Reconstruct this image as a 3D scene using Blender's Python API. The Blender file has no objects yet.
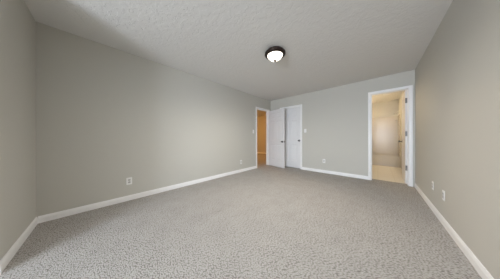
import bpy, bmesh, math, random
from mathutils import Vector, Matrix

S = bpy.context.scene
COL = S.collection
R = math.radians

# ------------------------------------------------------------------ camera
EYE = 1.0299
YAW, ROLL, FPX = 0.7466, -0.0024, 138.1348
cam_data = bpy.data.cameras.new('camera')
cam = bpy.data.objects.new('camera', cam_data)
COL.objects.link(cam)
fw = Vector((-math.sin(YAW), math.cos(YAW), 0))
rt = Vector((math.cos(YAW), math.sin(YAW), 0))
up = Vector((0, 0, 1))
cx = rt * math.cos(ROLL) + up * math.sin(ROLL)
cy = up * math.cos(ROLL) - rt * math.sin(ROLL)
M = Matrix((cx, cy, -fw)).transposed().to_4x4()
M.translation = (0, 0, EYE)
cam.matrix_world = M
cam_data.sensor_fit = 'HORIZONTAL'
cam_data.sensor_width = 36
cam_data.lens = FPX / 500 * 36
cam_data.shift_y = -(139.5 - 137.8035) / 500
cam_data.clip_start = 0.02
S.camera = cam

# ------------------------------------------------------------------ world, window daylight, exposure
W = bpy.data.worlds.new('overcast_sky')
S.world = W
W.use_nodes = True
nt = W.node_tree
nt.nodes.clear()
tc = nt.nodes.new('ShaderNodeTexCoord')
sep = nt.nodes.new('ShaderNodeSeparateXYZ')
mp = nt.nodes.new('ShaderNodeMapRange')
mp.inputs['From Min'].default_value = -0.08
mp.inputs['From Max'].default_value = 0.08
mix = nt.nodes.new('ShaderNodeMix')
mix.data_type = 'RGBA'
mix.inputs[6].default_value = (0.84, 0.93, 1.06, 1)      # ground outside
mix.inputs[7].default_value = (0.74, 0.87, 1.05, 1)      # bright overcast sky
bg = nt.nodes.new('ShaderNodeBackground')
bg.inputs['Strength'].default_value = 38.0
ow = nt.nodes.new('ShaderNodeOutputWorld')
nt.links.new(tc.outputs['Generated'], sep.inputs[0])
nt.links.new(sep.outputs['Z'], mp.inputs['Value'])
nt.links.new(mp.outputs[0], mix.inputs[0])
nt.links.new(mix.outputs[2], bg.inputs['Color'])
nt.links.new(bg.outputs[0], ow.inputs[0])

WIN = (-0.75, 0.48, 0.45, 2.20)         # the window behind the camera: x0, x1, z0, z1
YW = -3.6                               # its wall, at the back of a wide added recess
XS = -2.10                              # the added recess starts here; this edge keeps daylight off the left corner
LAMP_E = 125.0                           # power of the spot added under the ceiling lamp's bowl
HALL_W = 210.0
BATH_E = 105.0
S.view_settings.view_transform = 'Standard'
S.view_settings.look = 'None'
S.view_settings.gamma = 1.0
S.view_settings.use_curve_mapping = False
S.view_settings.exposure = 0.25
S.cycles.diffuse_bounces = 8
S.cycles.use_denoising = True

pl = bpy.data.lights.new('window_daylight', 'AREA')     # a portal: it only guides the sky's own light through the window
pl.shape = 'RECTANGLE'
pl.size = WIN[1] - WIN[0]
pl.size_y = WIN[3] - WIN[2]
pl.cycles.is_portal = True
po = bpy.data.objects.new('window_daylight', pl)
COL.objects.link(po)
po.location = ((WIN[0] + WIN[1]) / 2, YW - 0.13, (WIN[2] + WIN[3]) / 2)
po.rotation_euler = (R(90), 0, 0)

# ------------------------------------------------------------------ materials
def new_mat(name, col, rough=0.6, metal=0.0, spec=0.5):
    m = bpy.data.materials.new(name)
    m.use_nodes = True
    b = m.node_tree.nodes['Principled BSDF']
    b.inputs['Base Color'].default_value = (*col, 1)
    b.inputs['Roughness'].default_value = rough
    b.inputs['Metallic'].default_value = metal
    b.inputs['Specular IOR Level'].default_value = spec
    return m, m.node_tree, b

def noise(nt, scale, detail=2.0, rough=0.5, dist=0.0):
    n = nt.nodes.new('ShaderNodeTexNoise')
    n.inputs['Scale'].default_value = scale
    n.inputs['Detail'].default_value = detail
    n.inputs['Roughness'].default_value = rough
    n.inputs['Distortion'].default_value = dist
    g = nt.nodes.new('ShaderNodeTexCoord')
    nt.links.new(g.outputs['Object'], n.inputs['Vector'])
    return n

def ramp(nt, src, stops):
    r = nt.nodes.new('ShaderNodeValToRGB')
    el = r.color_ramp.elements
    while len(el) < len(stops):
        el.new(0.5)
    for e, (p, c) in zip(el, stops):
        e.position = p
        e.color = (*c, 1)
    nt.links.new(src, r.inputs[0])
    return r

def bump(nt, b, src, strength, dist):
    k = nt.nodes.new('ShaderNodeBump')
    k.inputs['Strength'].default_value = strength
    k.inputs['Distance'].default_value = dist
    nt.links.new(src, k.inputs['Height'])
    nt.links.new(k.outputs[0], b.inputs['Normal'])

def paint(name, col, rough, scale, strength, dist, spec=0.3):
    m, t, b = new_mat(name, col, rough, 0, spec)
    n = noise(t, scale, 3)
    bump(t, b, n.outputs['Fac'], strength, dist)
    return m

wall_m = paint('greige_wall_paint', (0.53, 0.513, 0.465), 0.62, 180, 0.15, 0.002)
trim_m = paint('white_trim_paint', (0.84, 0.83, 0.82), 0.38, 60, 0.03, 0.001, 0.4)
door_m = paint('white_door_paint', (0.74, 0.73, 0.73), 0.42, 90, 0.04, 0.001, 0.4)

# ceiling: white knockdown plaster
ceil_m, t, b = new_mat('knockdown_ceiling', (0.71, 0.695, 0.67), 0.8, 0, 0.2)
n1 = noise(t, 17, 5, 0.6, 0.5)
r1 = ramp(t, n1.outputs['Fac'], [(0.46, (0, 0, 0)), (0.54, (1, 1, 1))])
bump(t, b, r1.outputs[0], 0.5, 0.003)

# carpet: beige loop pile, short rows of loops with darker gaps between them
carp_m, t, b = new_mat('beige_carpet', (0.5, 0.45, 0.4), 0.95, 0, 0.1)
g = t.nodes.new('ShaderNodeTexCoord')
n0 = noise(t, 22, 2, 0.5)
wob = t.nodes.new('ShaderNodeVectorMath'); wob.operation = 'MULTIPLY_ADD'
wob.inputs[1].default_value = (0.022, 0.022, 0)
t.links.new(n0.outputs['Color'], wob.inputs[0])
t.links.new(g.outputs['Object'], wob.inputs[2])
mpg = t.nodes.new('ShaderNodeMapping')
mpg.inputs['Rotation'].default_value = (0, 0, R(-62))
mpg.inputs['Scale'].default_value = (62, 106, 1)
t.links.new(wob.outputs[0], mpg.inputs['Vector'])
vo = t.nodes.new('ShaderNodeTexVoronoi')
vo.voronoi_dimensions = '2D'
vo.inputs['Scale'].default_value = 1.0
vo.inputs['Randomness'].default_value = 0.75
t.links.new(mpg.outputs[0], vo.inputs['Vector'])
n2 = noise(t, 300, 2, 0.6)
n3 = noise(t, 5.0, 3, 0.6)
mx = t.nodes.new('ShaderNodeMath'); mx.operation = 'MULTIPLY_ADD'
mx.inputs[1].default_value = 0.30
t.links.new(n2.outputs['Fac'], mx.inputs[0])
t.links.new(vo.outputs['Distance'], mx.inputs[2])
my = t.nodes.new('ShaderNodeMath'); my.operation = 'MULTIPLY_ADD'
my.inputs[1].default_value = 0.22
t.links.new(n3.outputs['Fac'], my.inputs[0])
t.links.new(mx.outputs[0], my.inputs[2])
r1 = ramp(t, my.outputs[0], [(0.42, (0.49, 0.464, 0.436)), (0.68, (0.408, 0.385, 0.358)), (0.92, (0.225, 0.206, 0.185))])
# one short crease mark in the pile, drawn as a darker colour
mk = t.nodes.new('ShaderNodeMapping')
mk.vector_type = 'TEXTURE'
mk.inputs['Location'].default_value = (-1.623, 1.151, 0)
mk.inputs['Rotation'].default_value = (0, 0, R(84))
mk.inputs['Scale'].default_value = (0.085, 0.012, 1)
t.links.new(wob.outputs[0], mk.inputs['Vector'])
ln = t.nodes.new('ShaderNodeVectorMath'); ln.operation = 'LENGTH'
t.links.new(mk.outputs[0], ln.inputs[0])
mr = t.nodes.new('ShaderNodeMapRange')
mr.inputs['From Min'].default_value = 0.5
mr.inputs['From Max'].default_value = 1.1
mr.inputs['To Min'].default_value = 0.4
mr.inputs['To Max'].default_value = 0.0
t.links.new(ln.outputs['Value'], mr.inputs['Value'])
mm = t.nodes.new('ShaderNodeMix'); mm.data_type = 'RGBA'
mm.inputs[7].default_value = (0.20, 0.18, 0.16, 1)
t.links.new(mr.outputs[0], mm.inputs[0])
t.links.new(r1.outputs[0], mm.inputs[6])
t.links.new(mm.outputs[2], b.inputs['Base Color'])
inv = t.nodes.new('ShaderNodeMath'); inv.operation = 'SUBTRACT'
inv.inputs[0].default_value = 1.0
t.links.new(mx.outputs[0], inv.inputs[1])
bump(t, b, inv.outputs[0], 0.6, 0.008)

# bathroom sheet vinyl with a faint square pattern
vinyl_m, t, b = new_mat('tan_vinyl', (0.60, 0.50, 0.38), 0.4, 0, 0.4)
br = t.nodes.new('ShaderNodeTexBrick')
g = t.nodes.new('ShaderNodeTexCoord')
t.links.new(g.outputs['Object'], br.inputs['Vector'])
br.offset = 0.0
br.inputs['Color1'].default_value = (0.76, 0.72, 0.65, 1)
br.inputs['Color2'].default_value = (0.74, 0.70, 0.63, 1)
br.inputs['Mortar'].default_value = (0.68, 0.63, 0.56, 1)
br.inputs['Scale'].default_value = 1.0
br.inputs['Brick Width'].default_value = 0.3
br.inputs['Row Height'].default_value = 0.3
br.inputs['Mortar Size'].default_value = 0.006
t.links.new(br.outputs['Color'], b.inputs['Base Color'])

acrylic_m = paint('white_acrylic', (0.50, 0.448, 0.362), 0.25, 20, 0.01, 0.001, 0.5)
plate_m = paint('white_plastic', (0.80, 0.79, 0.775), 0.35, 40, 0.01, 0.0005, 0.5)
socket_m = paint('grey_white_plastic', (0.50, 0.49, 0.47), 0.4, 40, 0.01, 0.0005)
slot_m = paint('dark_slots', (0.03, 0.03, 0.03), 0.6, 40, 0.01, 0.0005)
bronze_m, t, b = new_mat('oil_rubbed_bronze', (0.03, 0.018, 0.013), 0.45, 0.6)
n1 = noise(t, 40, 3)
r1 = ramp(t, n1.outputs['Fac'], [(0.3, (0.02, 0.012, 0.009)), (0.7, (0.045, 0.027, 0.02))])
t.links.new(r1.outputs[0], b.inputs['Base Color'])
nickel_m, t, b = new_mat('dull_nickel', (0.15, 0.145, 0.14), 0.42, 0.7)
n1 = noise(t, 60, 2)
bump(t, b, n1.outputs['Fac'], 0.05, 0.0005)
chrome_m = new_mat('chrome', (0.72, 0.69, 0.64), 0.45, 0.6)[0]
rubber_m = new_mat('dark_rubber', (0.05, 0.05, 0.05), 0.7)[0]

def glow_glass(name, col, strength):
    m, t, b = new_mat(name, (0.9, 0.88, 0.84), 0.3)
    n = noise(t, 14, 4, 0.6, 1.5)
    r = ramp(t, n.outputs['Fac'], [(0.3, tuple(c * 0.85 for c in col)), (0.7, col)])
    t.links.new(r.outputs[0], b.inputs['Emission Color'])
    b.inputs['Emission Strength'].default_value = strength
    return m
lamp_m = glow_glass('lit_alabaster_glass', (1.0, 0.91, 0.78), 3.5)
bath_lamp_m = glow_glass('lit_frosted_glass', (1.0, 0.79, 0.51), BATH_E)
hall_lamp_m = glow_glass('lit_amber_glass', (1.0, 0.50, 0.15), HALL_W)

pane_m = bpy.data.materials.new('window_glass')
pane_m.use_nodes = True
t = pane_m.node_tree
t.nodes.clear()
o_ = t.nodes.new('ShaderNodeOutputMaterial')
mixs = t.nodes.new('ShaderNodeMixShader')
tr = t.nodes.new('ShaderNodeBsdfTransparent')
gl = t.nodes.new('ShaderNodeBsdfGlossy')
gl.inputs['Roughness'].default_value = 0.02
mixs.inputs[0].default_value = 0.06
t.links.new(tr.outputs[0], mixs.inputs[1])
t.links.new(gl.outputs[0], mixs.inputs[2])
t.links.new(mixs.outputs[0], o_.inputs[0])

# ------------------------------------------------------------------ mesh helpers
def box(bm, x0, x1, y0, y1, z0, z1):
    v = [bm.verts.new(p) for p in ((x0, y0, z0), (x1, y0, z0), (x1, y1, z0), (x0, y1, z0),
                                   (x0, y0, z1), (x1, y0, z1), (x1, y1, z1), (x0, y1, z1))]
    return [bm.faces.new([v[i] for i in f]) for f in ((3, 2, 1, 0), (4, 5, 6, 7), (0, 1, 5, 4), (1, 2, 6, 5), (2, 3, 7, 6), (3, 0, 4, 7))]

def boxes(*bs):
    bm = bmesh.new()
    for b_ in bs:
        box(bm, *b_)
    return bm

def rbox(x0, x1, y0, y1, z0, z1, r, seg=2):
    bm = boxes((x0, x1, y0, y1, z0, z1))
    bmesh.ops.bevel(bm, geom=bm.edges[:], offset=r, segments=seg, affect='EDGES', profile=0.5)
    return bm

def lathe(profile, n=40, bm=None, mat=None):
    bm = bm or bmesh.new()
    rows = []
    for r, z in profile:
        if r < 1e-6:
            rows.append([bm.verts.new((0, 0, z))])
        else:
            rows.append([bm.verts.new((r * math.cos(2 * math.pi * k / n), r * math.sin(2 * math.pi * k / n), z)) for k in range(n)])
    for a, b_ in zip(rows, rows[1:]):
        for k in range(n):
            k2 = (k + 1) % n
            f = [a[k % len(a)], a[k2 % len(a)], b_[k2 % len(b_)], b_[k % len(b_)]]
            u = []
            for v in f:
                if v not in u:
                    u.append(v)
            if len(u) > 2:
                bm.faces.new(u)
    if mat is not None:
        bmesh.ops.transform(bm, matrix=mat, verts=bm.verts)
    return bm

def prism(profile, p0, p1, nrm):
    """a skirting profile (depth from wall, height) run from p0 to p1; nrm points out of the wall"""
    bm = bmesh.new()
    p0, p1, nrm = Vector(p0), Vector(p1), Vector(nrm)
    rows = [[bm.verts.new(p + nrm * d_ + Vector((0, 0, z))) for d_, z in profile] for p in (p0, p1)]
    k = len(profile)
    for i in range(k):
        j = (i + 1) % k
        bm.faces.new([rows[0][i], rows[0][j], rows[1][j], rows[1][i]])
    bm.faces.new(rows[0][::-1])
    bm.faces.new(rows[1])
    return bm

def link(name, bm, mat, parent=None, smooth=False, mat2=None):
    bmesh.ops.recalc_face_normals(bm, faces=bm.faces[:])
    me = bpy.data.meshes.new(name)
    bm.to_mesh(me)
    bm.free()
    me.materials.append(mat)
    if mat2:
        me.materials.append(mat2)
    if smooth:
        for p in me.polygons:
            p.use_smooth = True
        me.set_sharp_from_angle(angle=R(38))
    o = bpy.data.objects.new(name, me)
    COL.objects.link(o)
    if parent:
        o.parent = parent
    return o

def thing(name, label, cat, loc=(0, 0, 0), rz=0.0, group=None, kind=None):
    o = bpy.data.objects.new(name, None)
    o.empty_display_size = 0.1
    COL.objects.link(o)
    o.location = loc
    o.rotation_euler = (0, 0, rz)
    return tag(o, label, cat, group, kind)

def tag(o, label, cat, group=None, kind=None):
    o['label'] = label
    o['category'] = cat
    if group:
        o['group'] = group
    if kind:
        o['kind'] = kind
    return o

def struct(name, bm, mat, label, cat, **kw):
    return tag(link(name, bm, mat, **kw), label, cat, None, 'structure')

def copy_tree(o, parent=None):
    c = o.copy()
    COL.objects.link(c)
    c.parent = parent
    for ch in list(o.children):
        copy_tree(ch, c)
    return c

# ------------------------------------------------------------------ room shell
XL, XR, YN, YB, H, T = -3.0265, 0.5702, -0.5311, 4.4389, 2.44, 0.12
J = 0.018                                    # jamb thickness
EN = (3.622, 4.312, 2.025)                   # doorway to the hall in the left wall: y0, y1, head
CL = (-2.566, -1.858, 2.055)                 # closet doorway in the back wall: x0, x1, head
BA = (-0.115, 0.481, 2.068)                  # bathroom doorway in the back wall
YBA = 7.57                                   # far wall of the bathroom
XBL = -0.95                                  # left wall of the bathroom
CARPET_END = 4.60

struct('floor', boxes((XL - T, XR + T, YN - T, CARPET_END, -0.1, 0), (XS - T, XR + T, YW - T, YN - T, -0.1, 0),
                      (XL - T, XBL - 0.07, CARPET_END, 5.3, -0.1, 0),
                      (-7.4, XL - T, 2.3, 7.2, -0.1, 0)), carp_m,
       'beige wall-to-wall carpet with a short wormy pile', 'floor')
struct('ceiling', boxes((XL - T, XR + T, YN - T, YB + T, H, H + 0.1), (XS - T, XR + T, YW - T, YN - T, H, H + 0.1)), ceil_m,
       'white knockdown-textured ceiling over the carpeted room', 'ceiling')

struct('wall_left', boxes((XL - T, XL, YN - T, EN[0] - J, 0, H), (XL - T, XL, EN[0] - J, EN[1] + J, EN[2] + J, H),
                          (XL - T, XL, EN[1] + J, YB + T, 0, H)), wall_m,
       'long greige wall with two outlets leading to the hall doorway', 'wall')
struct('wall_right', boxes((XR, XR + T, YW - T, YBA + T, 0, H)), wall_m,
       'blank greige wall beside the bathroom doorway with two white outlets', 'wall')
struct('wall_back', boxes((XL, CL[0] - J, YB, YB + T, 0, H), (CL[0] - J, CL[1] + J, YB, YB + T, CL[2] + J, H),
                          (CL[1] + J, BA[0] - J, YB, YB + T, 0, H), (BA[0] - J, BA[1] + J, YB, YB + T, BA[2] + J, H),
                          (BA[1] + J, XR, YB, YB + T, 0, H)), wall_m,
       'far greige wall holding the closet door and the bathroom doorway', 'wall')
struct('wall_near', boxes((XL, XS, YN - T, YN, 0, H)), wall_m,
       'dim brownish wall at the left edge meeting the long wall', 'wall')
struct('wall_added_recess', boxes((XS - T, XS, YW - T, YN - T, 0, H), (XS, WIN[0], YW - T, YW, 0, H), (WIN[1], XR, YW - T, YW, 0, H),
                            (WIN[0], WIN[1], YW - T, YW, 0, WIN[2]), (WIN[0], WIN[1], YW - T, YW, WIN[3], H)), wall_m,
       'walls of the added, unseen window recess behind the camera', 'wall')  # unseen recess, added to shape how daylight enters the room

# the window behind the camera that lets the daylight in
def window(name, label, loc, rz, w, h):
    """origin at the middle of the sill line on the inner wall face; the room is on its -y side"""
    win = thing(name, label, 'window', loc, rz, kind='structure')
    a, b_ = -w / 2, w / 2
    link('window_frame', boxes((a, a + 0.04, 0.02, 0.09, 0, h), (b_ - 0.04, b_, 0.02, 0.09, 0, h), (a + 0.04, b_ - 0.04, 0.02, 0.09, 0, 0.04),
                               (a + 0.04, b_ - 0.04, 0.02, 0.09, h - 0.04, h), (-0.03, 0.03, 0.02, 0.09, 0.04, h - 0.04)), trim_m, win)
    link('window_sill', rbox(a - 0.04, b_ + 0.04, -0.05, 0, -0.03, 0, 0.006), trim_m, win)
    for p, q in ((a + 0.04, -0.03), (0.03, b_ - 0.04)):
        link('pane', boxes((p, q, 0.055, 0.06, 0.04, h - 0.04)), pane_m, win)
window('window_1', 'white double window in the added recess wall behind the camera', ((WIN[0] + WIN[1]) / 2, YW, WIN[2]), R(180), WIN[1] - WIN[0], WIN[3] - WIN[2])

# hall beyond the left doorway, closet behind the closet door, bathroom
struct('wall_hall_far', boxes((-7.4, XL - T, 7.1, 7.2, 0, H)), wall_m,
       'hall wall lit orange, seen through the left doorway', 'wall')
struct('wall_hall_side', boxes((-7.4, -7.3, 2.3, 7.1, 0, H), (-7.3, XL - T, 2.3, 2.4, 0, H)), wall_m,
       'outer walls of the orange-lit hall past the left doorway', 'wall')
struct('wall_closet', boxes((XL - T, XL, YB + T, 7.2, 0, H), (XL, XBL - 0.07, 5.2, 5.3, 0, H)), wall_m,
       'walls of the closet behind the closed white door', 'wall')
struct('ceiling_hall', boxes((-7.4, XL - T, 2.3, 7.2, H, H + 0.1), (XL - T, XBL - 0.07, YB + T, 7.2, H, H + 0.1)), ceil_m,
       'hall ceiling past the left doorway', 'ceiling')
struct('wall_bath_left', boxes((XBL - 0.07, XBL, YB + T, YBA + T, 0, H)), wall_m,
       'left wall of the bathroom beyond the tall doorway', 'wall')
struct('wall_bath_far', boxes((XBL, XR, YBA, YBA + T, 0, H)), wall_m,
       'tan-lit wall above the shower surround in the bathroom', 'wall')
struct('ceiling_bath', boxes((XBL - 0.07, XR + T, YB + T, YBA + T, H, H + 0.1)), ceil_m,
       'tan-lit bathroom ceiling seen under the door head', 'ceiling')
struct('floor_bath', boxes((XBL - 0.07, XR + T, CARPET_END, YBA + T, -0.1, 0)), vinyl_m,
       'tan vinyl bathroom floor past the carpet edge', 'floor')

# ------------------------------------------------------------------ skirtings
SK = [(0, 0), (0.014, 0), (0.014, 0.058), (0.011, 0.066), (0.009, 0.074), (0.005, 0.083), (0, 0.083)]
CW = 0.058                                   # casing width
struct('baseboard_left', prism(SK, (XL, YN + 0.014, 0), (XL, EN[0] - CW, 0), (1, 0, 0)), trim_m,
       'white baseboard along the long left wall', 'baseboard')
struct('baseboard_near', prism(SK, (XL, YN, 0), (XS, YN, 0), (0, 1, 0)), trim_m,
       'white baseboard along the dim wall at the left edge', 'baseboard')
struct('baseboard_right', prism(SK, (XR, YW + 0.0, 0), (XR, YB - 0.0165, 0), (-1, 0, 0)), trim_m,
       'white baseboard along the right wall', 'baseboard')
struct('baseboard_back', prism(SK, (CL[1] + CW, YB, 0), (BA[0] - CW, YB, 0), (0, -1, 0)), trim_m,
       'white baseboard between the closet door and the bathroom doorway', 'baseboard')
struct('baseboard_back_corner', prism(SK, (XL, YB, 0), (CL[0] - CW, YB, 0), (0, -1, 0)), trim_m,
       'short white baseboard in the corner behind the open panel door', 'baseboard')
struct('baseboard_hall', prism(SK, (-7.3, 7.1, 0), (XL - T, 7.1, 0), (0, -1, 0)), trim_m,
       'white baseboard of the orange-lit hall wall', 'baseboard')

# ------------------------------------------------------------------ door casings and jambs
CP = [(0, 0), (0, 0.009), (0.006, 0.0125), (0.034, 0.0155), (0.05, 0.0165), (CW, 0.012), (CW, 0)]   # outward, thickness

def casing(s0, s1, head, to3d):
    bm = bmesh.new()
    rows = []
    for side in range(4):
        row = []
        for w, d_ in CP:
            s, z = ((s0 - w, 0), (s0 - w, head + w), (s1 + w, head + w), (s1 + w, 0))[side]
            row.append(bm.verts.new(to3d(s, d_, z)))
        rows.append(row)
    k = len(CP)
    for a, b_ in zip(rows, rows[1:]):
        for i in range(k):
            j = (i + 1) % k
            bm.faces.new([a[i], a[j], b_[j], b_[i]])
    bm.faces.new(rows[0])
    bm.faces.new(rows[-1][::-1])
    return bm

def back3(s, d_, z):
    return (s, YB - d_, z)

def left3(s, d_, z):
    return (XL + d_, s, z)

def doorway(name, label, s0, s1, head, to3d, stop):
    tr_ = struct(name, casing(s0, s1, head, to3d), trim_m, label, 'door frame')
    def jb(a0, a1, d0, d1, z0, z1):
        p, q = to3d(a0, d0, z0), to3d(a1, d1, z1)
        return (min(p[0], q[0]), max(p[0], q[0]), min(p[1], q[1]), max(p[1], q[1]), z0, z1)
    link('jamb', boxes(jb(s0 - J, s0, -T, 0, 0, head), jb(s1, s1 + J, -T, 0, 0, head),
                       jb(s0 - J, s1 + J, -T, 0, head, head + J)), trim_m, tr_)
    d0, d1 = stop
    link('stop', boxes(jb(s0, s0 + 0.011, d0, d1, 0, head), jb(s1 - 0.011, s1, d0, d1, 0, head),
                       jb(s0 + 0.011, s1 - 0.011, d0, d1, head - 0.011, head)), trim_m, tr_)
    return tr_

frame_hall = doorway('trim_1', 'white casing around the doorway to the orange-lit hall', EN[0], EN[1], EN[2], left3, (-0.075, -0.042))
frame_closet = doorway('trim_2', 'white casing around the closed closet door', CL[0], CL[1], CL[2], back3, (-0.08, -0.044))
frame_bath = doorway('trim_3', 'white casing around the bathroom doorway beside the right wall', BA[0], BA[1], BA[2], back3, (-0.075, -0.045))

# ------------------------------------------------------------------ six-panel doors
def panel_leaf(w, h, th=0.035):
    """leaf from x=0 (hinge) to w, thickness 0..th in y, z 0..h, raised panels on both faces"""
    st, mu = 0.105, 0.09
    if w < 0.62:
        st, mu = 0.09, 0.075
    pw = (w - 2 * st - mu) / 2
    xs = [0, st, st + pw, st + pw + mu, w - st, w]
    zs = [0, 0.22, 0.78, 0.93, 1.60, 1.70, h - 0.115, h]
    bm = bmesh.new()
    pan = []
    grid = {}
    for f_, y in ((0, 0.0), (1, th)):
        for i, x in enumerate(xs):
            for k, z in enumerate(zs):
                grid[f_, i, k] = bm.verts.new((x, y, z))
        for i in range(5):
            for k in range(7):
                q = [grid[f_, i, k], grid[f_, i + 1, k], grid[f_, i + 1, k + 1], grid[f_, i, k + 1]]
                fc = bm.faces.new(q if f_ == 0 else q[::-1])
                if i in (1, 3) and k in (1, 3, 5):
                    pan.append(fc)
    for k in range(7):
        for i in (0, 5):
            bm.faces.new([grid[0, i, k], grid[0, i, k + 1], grid[1, i, k + 1], grid[1, i, k]])
    for i in range(5):
        for k in (0, 7):
            bm.faces.new([grid[0, i, k], grid[0, i + 1, k], grid[1, i + 1, k], grid[1, i, k]])
    bmesh.ops.recalc_face_normals(bm, faces=bm.faces[:])
    bmesh.ops.inset_individual(bm, faces=pan, thickness=0.014, depth=-0.008, use_even_offset=True)
    bmesh.ops.inset_individual(bm, faces=pan, thickness=0.006, depth=0.0, use_even_offset=True)
    bmesh.ops.inset_individual(bm, faces=pan, thickness=0.022, depth=0.006, use_even_offset=True)
    return bm

KNOB = [(0, 0), (0.032, 0), (0.033, 0.004), (0.027, 0.010), (0.012, 0.014), (0.011, 0.030), (0.017, 0.036),
        (0.026, 0.044), (0.028, 0.053), (0.025, 0.062), (0.015, 0.067), (0, 0.068)]

def knob(leaf, x, z, y, sgn):
    m = Matrix.Translation((x, y, z)) @ Matrix.Rotation(R(90) * (1 if sgn < 0 else -1), 4, 'X')
    o = link('knob', lathe(KNOB, 28, mat=m), nickel_m, leaf, True)
    o['label'] = 'dull nickel round knob'
    return o

def hinge(leaf, z, y0, y1, x=0.0, mat=None):
    bm = boxes((x - 0.0025, x + 0.0005, y0 - 0.001, y1 + 0.001, z - 0.055, z + 0.055))
    cyl = lathe([(0, -0.053), (0.0045, -0.051), (0.0062, -0.049), (0.0062, 0.049), (0.0045, 0.051), (0, 0.053)], 12,
                mat=Matrix.Translation((x - 0.004, y0 - 0.004, z)))
    me = bpy.data.meshes.new('tmp')
    cyl.to_mesh(me)
    bm.from_mesh(me)
    cyl.free()
    o = link('hinge', bm, mat or nickel_m, leaf, True)
    if not mat:
        o['label'] = 'dull nickel hinge'
    return o

# hall door: hinged on the far jamb, swung into the room
hx, hy = XL + 0.004, EN[1] - 0.004
lx, ly = -2.292, 4.146
ang = math.atan2(ly - hy, lx - hx)
wd = math.hypot(lx - hx, ly - hy)
d1 = thing('door_1', 'white panel door standing open into the room', 'door', (hx, hy, 0.012), ang, kind='structure')
leaf = link('leaf', panel_leaf(wd, 2.012), door_m, d1)
leaf.location = (0, 0, 0)
knob(d1, wd - 0.06, 0.885, 0.0, -1)
knob(d1, wd - 0.06, 0.885, 0.035, 1)
link('latch_plate', boxes((wd - 0.0005, wd + 0.001, 0.006, 0.029, 0.855, 0.915)), nickel_m, d1)
for z in (0.22, 1.0, 1.79):
    hinge(d1, z, 0.0, 0.035, 0.0, door_m)

# closet door: closed
wd = CL[1] - CL[0] - 0.006
d2 = thing('door_2', 'closed white panel door of the closet behind the open door', 'door', (CL[0] + 0.003, YB + 0.008, 0.02), 0, kind='structure')
link('leaf', panel_leaf(wd, CL[2] - 0.024), door_m, d2)
knob(d2, wd - 0.04, 0.915, 0.0, -1)

# bathroom door: hinged on the right jamb, swung 90 degrees into the bathroom against its side wall
wd = BA[1] - BA[0] - 0.01
d3 = thing('door_3', 'white bathroom door swung inward, seen along its hinged edge', 'door', (BA[1] - 0.001, YB + T + 0.006, 0.012), R(90), kind='structure')
link('leaf', panel_leaf(wd, BA[2] - 0.016), door_m, d3)
knob(d3, wd - 0.065, 0.92, 0.035, 1)
for z in (0.345, 1.10, 1.83):
    hinge(d3, z, 0.0, 0.035)

# ------------------------------------------------------------------ wall plates
def outlet(label):
    """plate facing -y, centred on its origin"""
    o = thing('wall_outlet', label, 'outlet', group='white duplex outlets')
    link('plate', rbox(-0.036, 0.036, -0.006, 0, -0.0585, 0.0585, 0.003), plate_m, o)
    for s in (-1, 1):
        r_ = link('socket', rbox(-0.017, 0.017, -0.0085, -0.004, s * 0.0195 - 0.0142, s * 0.0195 + 0.0142, 0.003), socket_m, o)
        r_['label'] = 'greyer outlet socket'
        z = s * 0.0195
        link('slots', boxes((-0.0075, -0.0052, -0.0088, -0.008, z - 0.002, z + 0.007), (0.0052, 0.0072, -0.0088, -0.008, z - 0.001, z + 0.006),
                            (-0.002, 0.002, -0.0088, -0.008, z - 0.009, z - 0.005)), slot_m, r_)
    link('screw', lathe([(0, 0), (0.0035, 0), (0.003, 0.0012), (0, 0.0015)], 12,
                        mat=Matrix.Translation((0, -0.006, 0)) @ Matrix.Rotation(R(90), 4, 'X')), nickel_m, o)
    return o

def switch(label):
    o = thing('light_switch', label, 'light switch', group='white toggle switches')
    link('plate', rbox(-0.036, 0.036, -0.006, 0, -0.0585, 0.0585, 0.003), plate_m, o)
    bm = rbox(-0.005, 0.005, -0.018, -0.004, -0.012, 0.012, 0.002)
    bmesh.ops.rotate(bm, cent=(0, -0.006, 0), matrix=Matrix.Rotation(R(-22), 3, 'X'), verts=bm.verts)
    link('toggle', bm, plate_m, o)
    for s in (-1, 1):
        link('screw', lathe([(0, 0), (0.0035, 0), (0.003, 0.0012), (0, 0.0015)], 12,
                            mat=Matrix.Translation((0, -0.006, s * 0.03)) @ Matrix.Rotation(R(90), 4, 'X')), nickel_m, o)
    return o

out0 = outlet('white outlet low on the long left wall, nearest its dark corner')
spots = [((XL, 0.320, 0.318), R(90), None),
         ((XL, 2.869, 0.302), R(90), 'white outlet low on the long left wall, short of the hall doorway'),
         ((-1.158, YB, 0.345), 0, 'white outlet on the far wall between closet and bathroom'),
         ((XR, 3.177, 0.352), R(-90), 'white plate on the right wall, the one closer to the bathroom doorway'),
         ((XR, 2.744, 0.345), R(-90), 'white plate on the right wall, the one farther from the bathroom doorway')]
for loc, rz, lab in spots:
    o = out0 if lab is None else copy_tree(out0)
    o.location = loc
    o.rotation_euler = (0, 0, rz)
    if lab:
        o['label'] = lab
sw0 = switch('white light switch beside the casing of the hall doorway')
sw0.location = (XL, 3.435, 1.235)
sw0.rotation_euler = (0, 0, R(90))
sw1 = copy_tree(sw0)
sw1['label'] = 'white light switch on the far wall right of the closet door'
sw1.location = (-1.700, YB, 1.25)
sw1.rotation_euler = (0, 0, 0)

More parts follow.
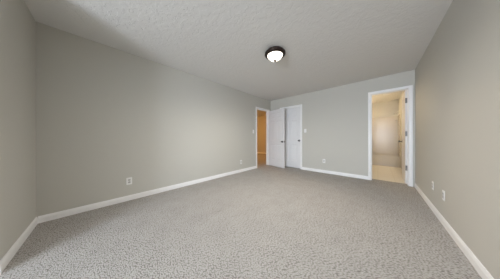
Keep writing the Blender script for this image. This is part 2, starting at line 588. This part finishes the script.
# ------------------------------------------------------------------ ceiling lamp
lamp = thing('ceiling_light', 'lit ceiling lamp with frosted glass bowl and dark bronze rim', 'ceiling light', (-1.23, 1.935, H))
link('rim', lathe([(0, 0), (0.135, 0), (0.140, -0.012), (0.156, -0.022), (0.166, -0.034), (0.168, -0.048), (0.163, -0.060), (0.152, -0.066),
                   (0.146, -0.074), (0.134, -0.078), (0.124, -0.074), (0.122, -0.050), (0, -0.045)], 56), bronze_m, lamp, True)
link('glass_bowl', lathe([(0.121, -0.066), (0.117, -0.082), (0.104, -0.102), (0.082, -0.121), (0.056, -0.134), (0.028, -0.141), (0, -0.143)], 56),
     lamp_m, lamp, True)
link('finial', lathe([(0, -0.134), (0.021, -0.139), (0.023, -0.146), (0.015, -0.151), (0.017, -0.158), (0.012, -0.167), (0, -0.171)], 24),
     bronze_m, lamp, True)

bowl_spot = bpy.data.lights.new('bowl_spot', 'SPOT')              # spot added in mid-air below the bowl, standing in for the lamp's light
bowl_spot.energy = LAMP_E
bowl_spot.color = (1.0, 0.95, 0.87)
bowl_spot.spot_size = R(178)
bowl_spot.spot_blend = 1.0
bowl_spot.shadow_soft_size = 0.05
bo = bpy.data.objects.new('bowl_spot', bowl_spot)
COL.objects.link(bo)
bo.parent = lamp
bo.location = (0, 0, -0.232)

# ------------------------------------------------------------------ hall and bathroom lamps
hl = thing('hall_light', 'warm hall ceiling lamp out of sight past the left doorway', 'ceiling light', (-5.3, 5.2, H))
link('rim', lathe([(0, 0), (0.15, 0), (0.155, -0.02), (0.13, -0.04), (0, -0.04)], 40), bronze_m, hl, True)
link('glass_bowl', lathe([(0.13, -0.04), (0.12, -0.07), (0.08, -0.11), (0.03, -0.125), (0, -0.127)], 40), hall_lamp_m, hl, True)

bl = thing('ceiling_fixture', 'small pale round fixture on the bathroom ceiling just under the door head', 'ceiling fixture', (0.22, 6.26, H))
link('rim', lathe([(0, 0), (0.095, 0), (0.098, -0.008), (0.084, -0.018), (0, -0.018)], 36), plate_m, bl, True)
link('cover', lathe([(0.082, -0.017), (0.068, -0.028), (0.036, -0.034), (0, -0.035)], 36), plate_m, bl, True)

vl = thing('vanity_light', 'lit three-globe lamp on the left bathroom wall, out of sight', 'wall light', (XBL, 6.3, 1.95))
link('back_bar', rbox(0, 0.03, -0.3, 0.3, -0.05, 0.05, 0.006), nickel_m, vl)
for y in (-0.2, 0.0, 0.2):
    link('globe', lathe([(0, 0.03), (0.025, 0.03), (0.05, 0.06), (0.06, 0.09), (0.05, 0.12), (0.03, 0.14), (0, 0.147)], 28,
                        mat=Matrix.Translation((0, y, 0)) @ Matrix.Rotation(R(90), 4, 'Y')), bath_lamp_m, vl, True)

# ------------------------------------------------------------------ tub and shower
YT = 6.93
tub = thing('bathtub', 'cream-lit bathtub under the shower surround in the bathroom', 'bathtub', ((XBL + XR) / 2, YT, 0))
hw = (XR - XBL) / 2
dp = YBA - YT
bm = boxes((-hw, hw, 0, dp, 0, 0.38))
top = max(bm.faces, key=lambda f: f.calc_center_median().z)
bmesh.ops.inset_individual(bm, faces=[top], thickness=0.07)
bmesh.ops.inset_individual(bm, faces=[top], thickness=0.05, depth=-0.16)
bmesh.ops.inset_individual(bm, faces=[top], thickness=0.04, depth=-0.14)
bmesh.ops.bevel(bm, geom=[e for e in bm.edges if e.calc_length() > 0.2], offset=0.012, segments=2, affect='EDGES')
link('basin', bm, acrylic_m, tub, True)
ap = rbox(-hw + 0.10, hw - 0.10, -0.008, 0.004, 0.06, 0.30, 0.004)
link('apron_panel', ap, acrylic_m, tub)
link('drain', lathe([(0, 0), (0.03, 0), (0.03, 0.004), (0, 0.005)], 20, mat=Matrix.Translation((hw - 0.3, dp / 2, 0.081))), chrome_m, tub, True)

sur = thing('shower_surround', 'smooth cream-lit shower wall panels rising above the tub', 'shower surround', ((XBL + XR) / 2, YT, 0.381))
ht = 1.833 - 0.381
link('back_panel', rbox(-hw + 0.02, hw - 0.02, dp - 0.018, dp - 0.0005, 0, ht, 0.004), acrylic_m, sur)
link('side_panel', rbox(-hw + 0.0005, -hw + 0.02, 0, dp - 0.0005, 0, ht, 0.004), acrylic_m, sur)
link('side_panel', rbox(hw - 0.02, hw - 0.0005, 0, dp - 0.0005, 0, ht, 0.004), acrylic_m, sur)
link('soap_shelf', rbox(hw - 0.09, hw - 0.02, dp - 0.09, dp - 0.018, ht - 0.165, ht - 0.14, 0.006), acrylic_m, sur)

sh = thing('wall_shower', 'small metal shower head on its arm at the right end of the tub', 'shower head', (XR - 0.0005, 7.22, 1.99))
link('flange', lathe([(0, 0), (0.028, 0), (0.026, 0.006), (0.012, 0.010), (0, 0.010)], 24, mat=Matrix.Rotation(R(-90), 4, 'Y')), chrome_m, sh, True)
dv = Vector((-0.82, 0, -0.57))
q = dv.to_track_quat('Z', 'Y').to_matrix().to_4x4()
link('arm', lathe([(0, 0), (0.009, 0), (0.009, 0.10), (0, 0.10)], 16, mat=q), chrome_m, sh, True)
link('spray_head', lathe([(0, 0.095), (0.012, 0.095), (0.014, 0.112), (0.034, 0.142), (0.036, 0.152), (0, 0.154)], 24, mat=q), chrome_m, sh, True)

bpy.context.view_layer.update()
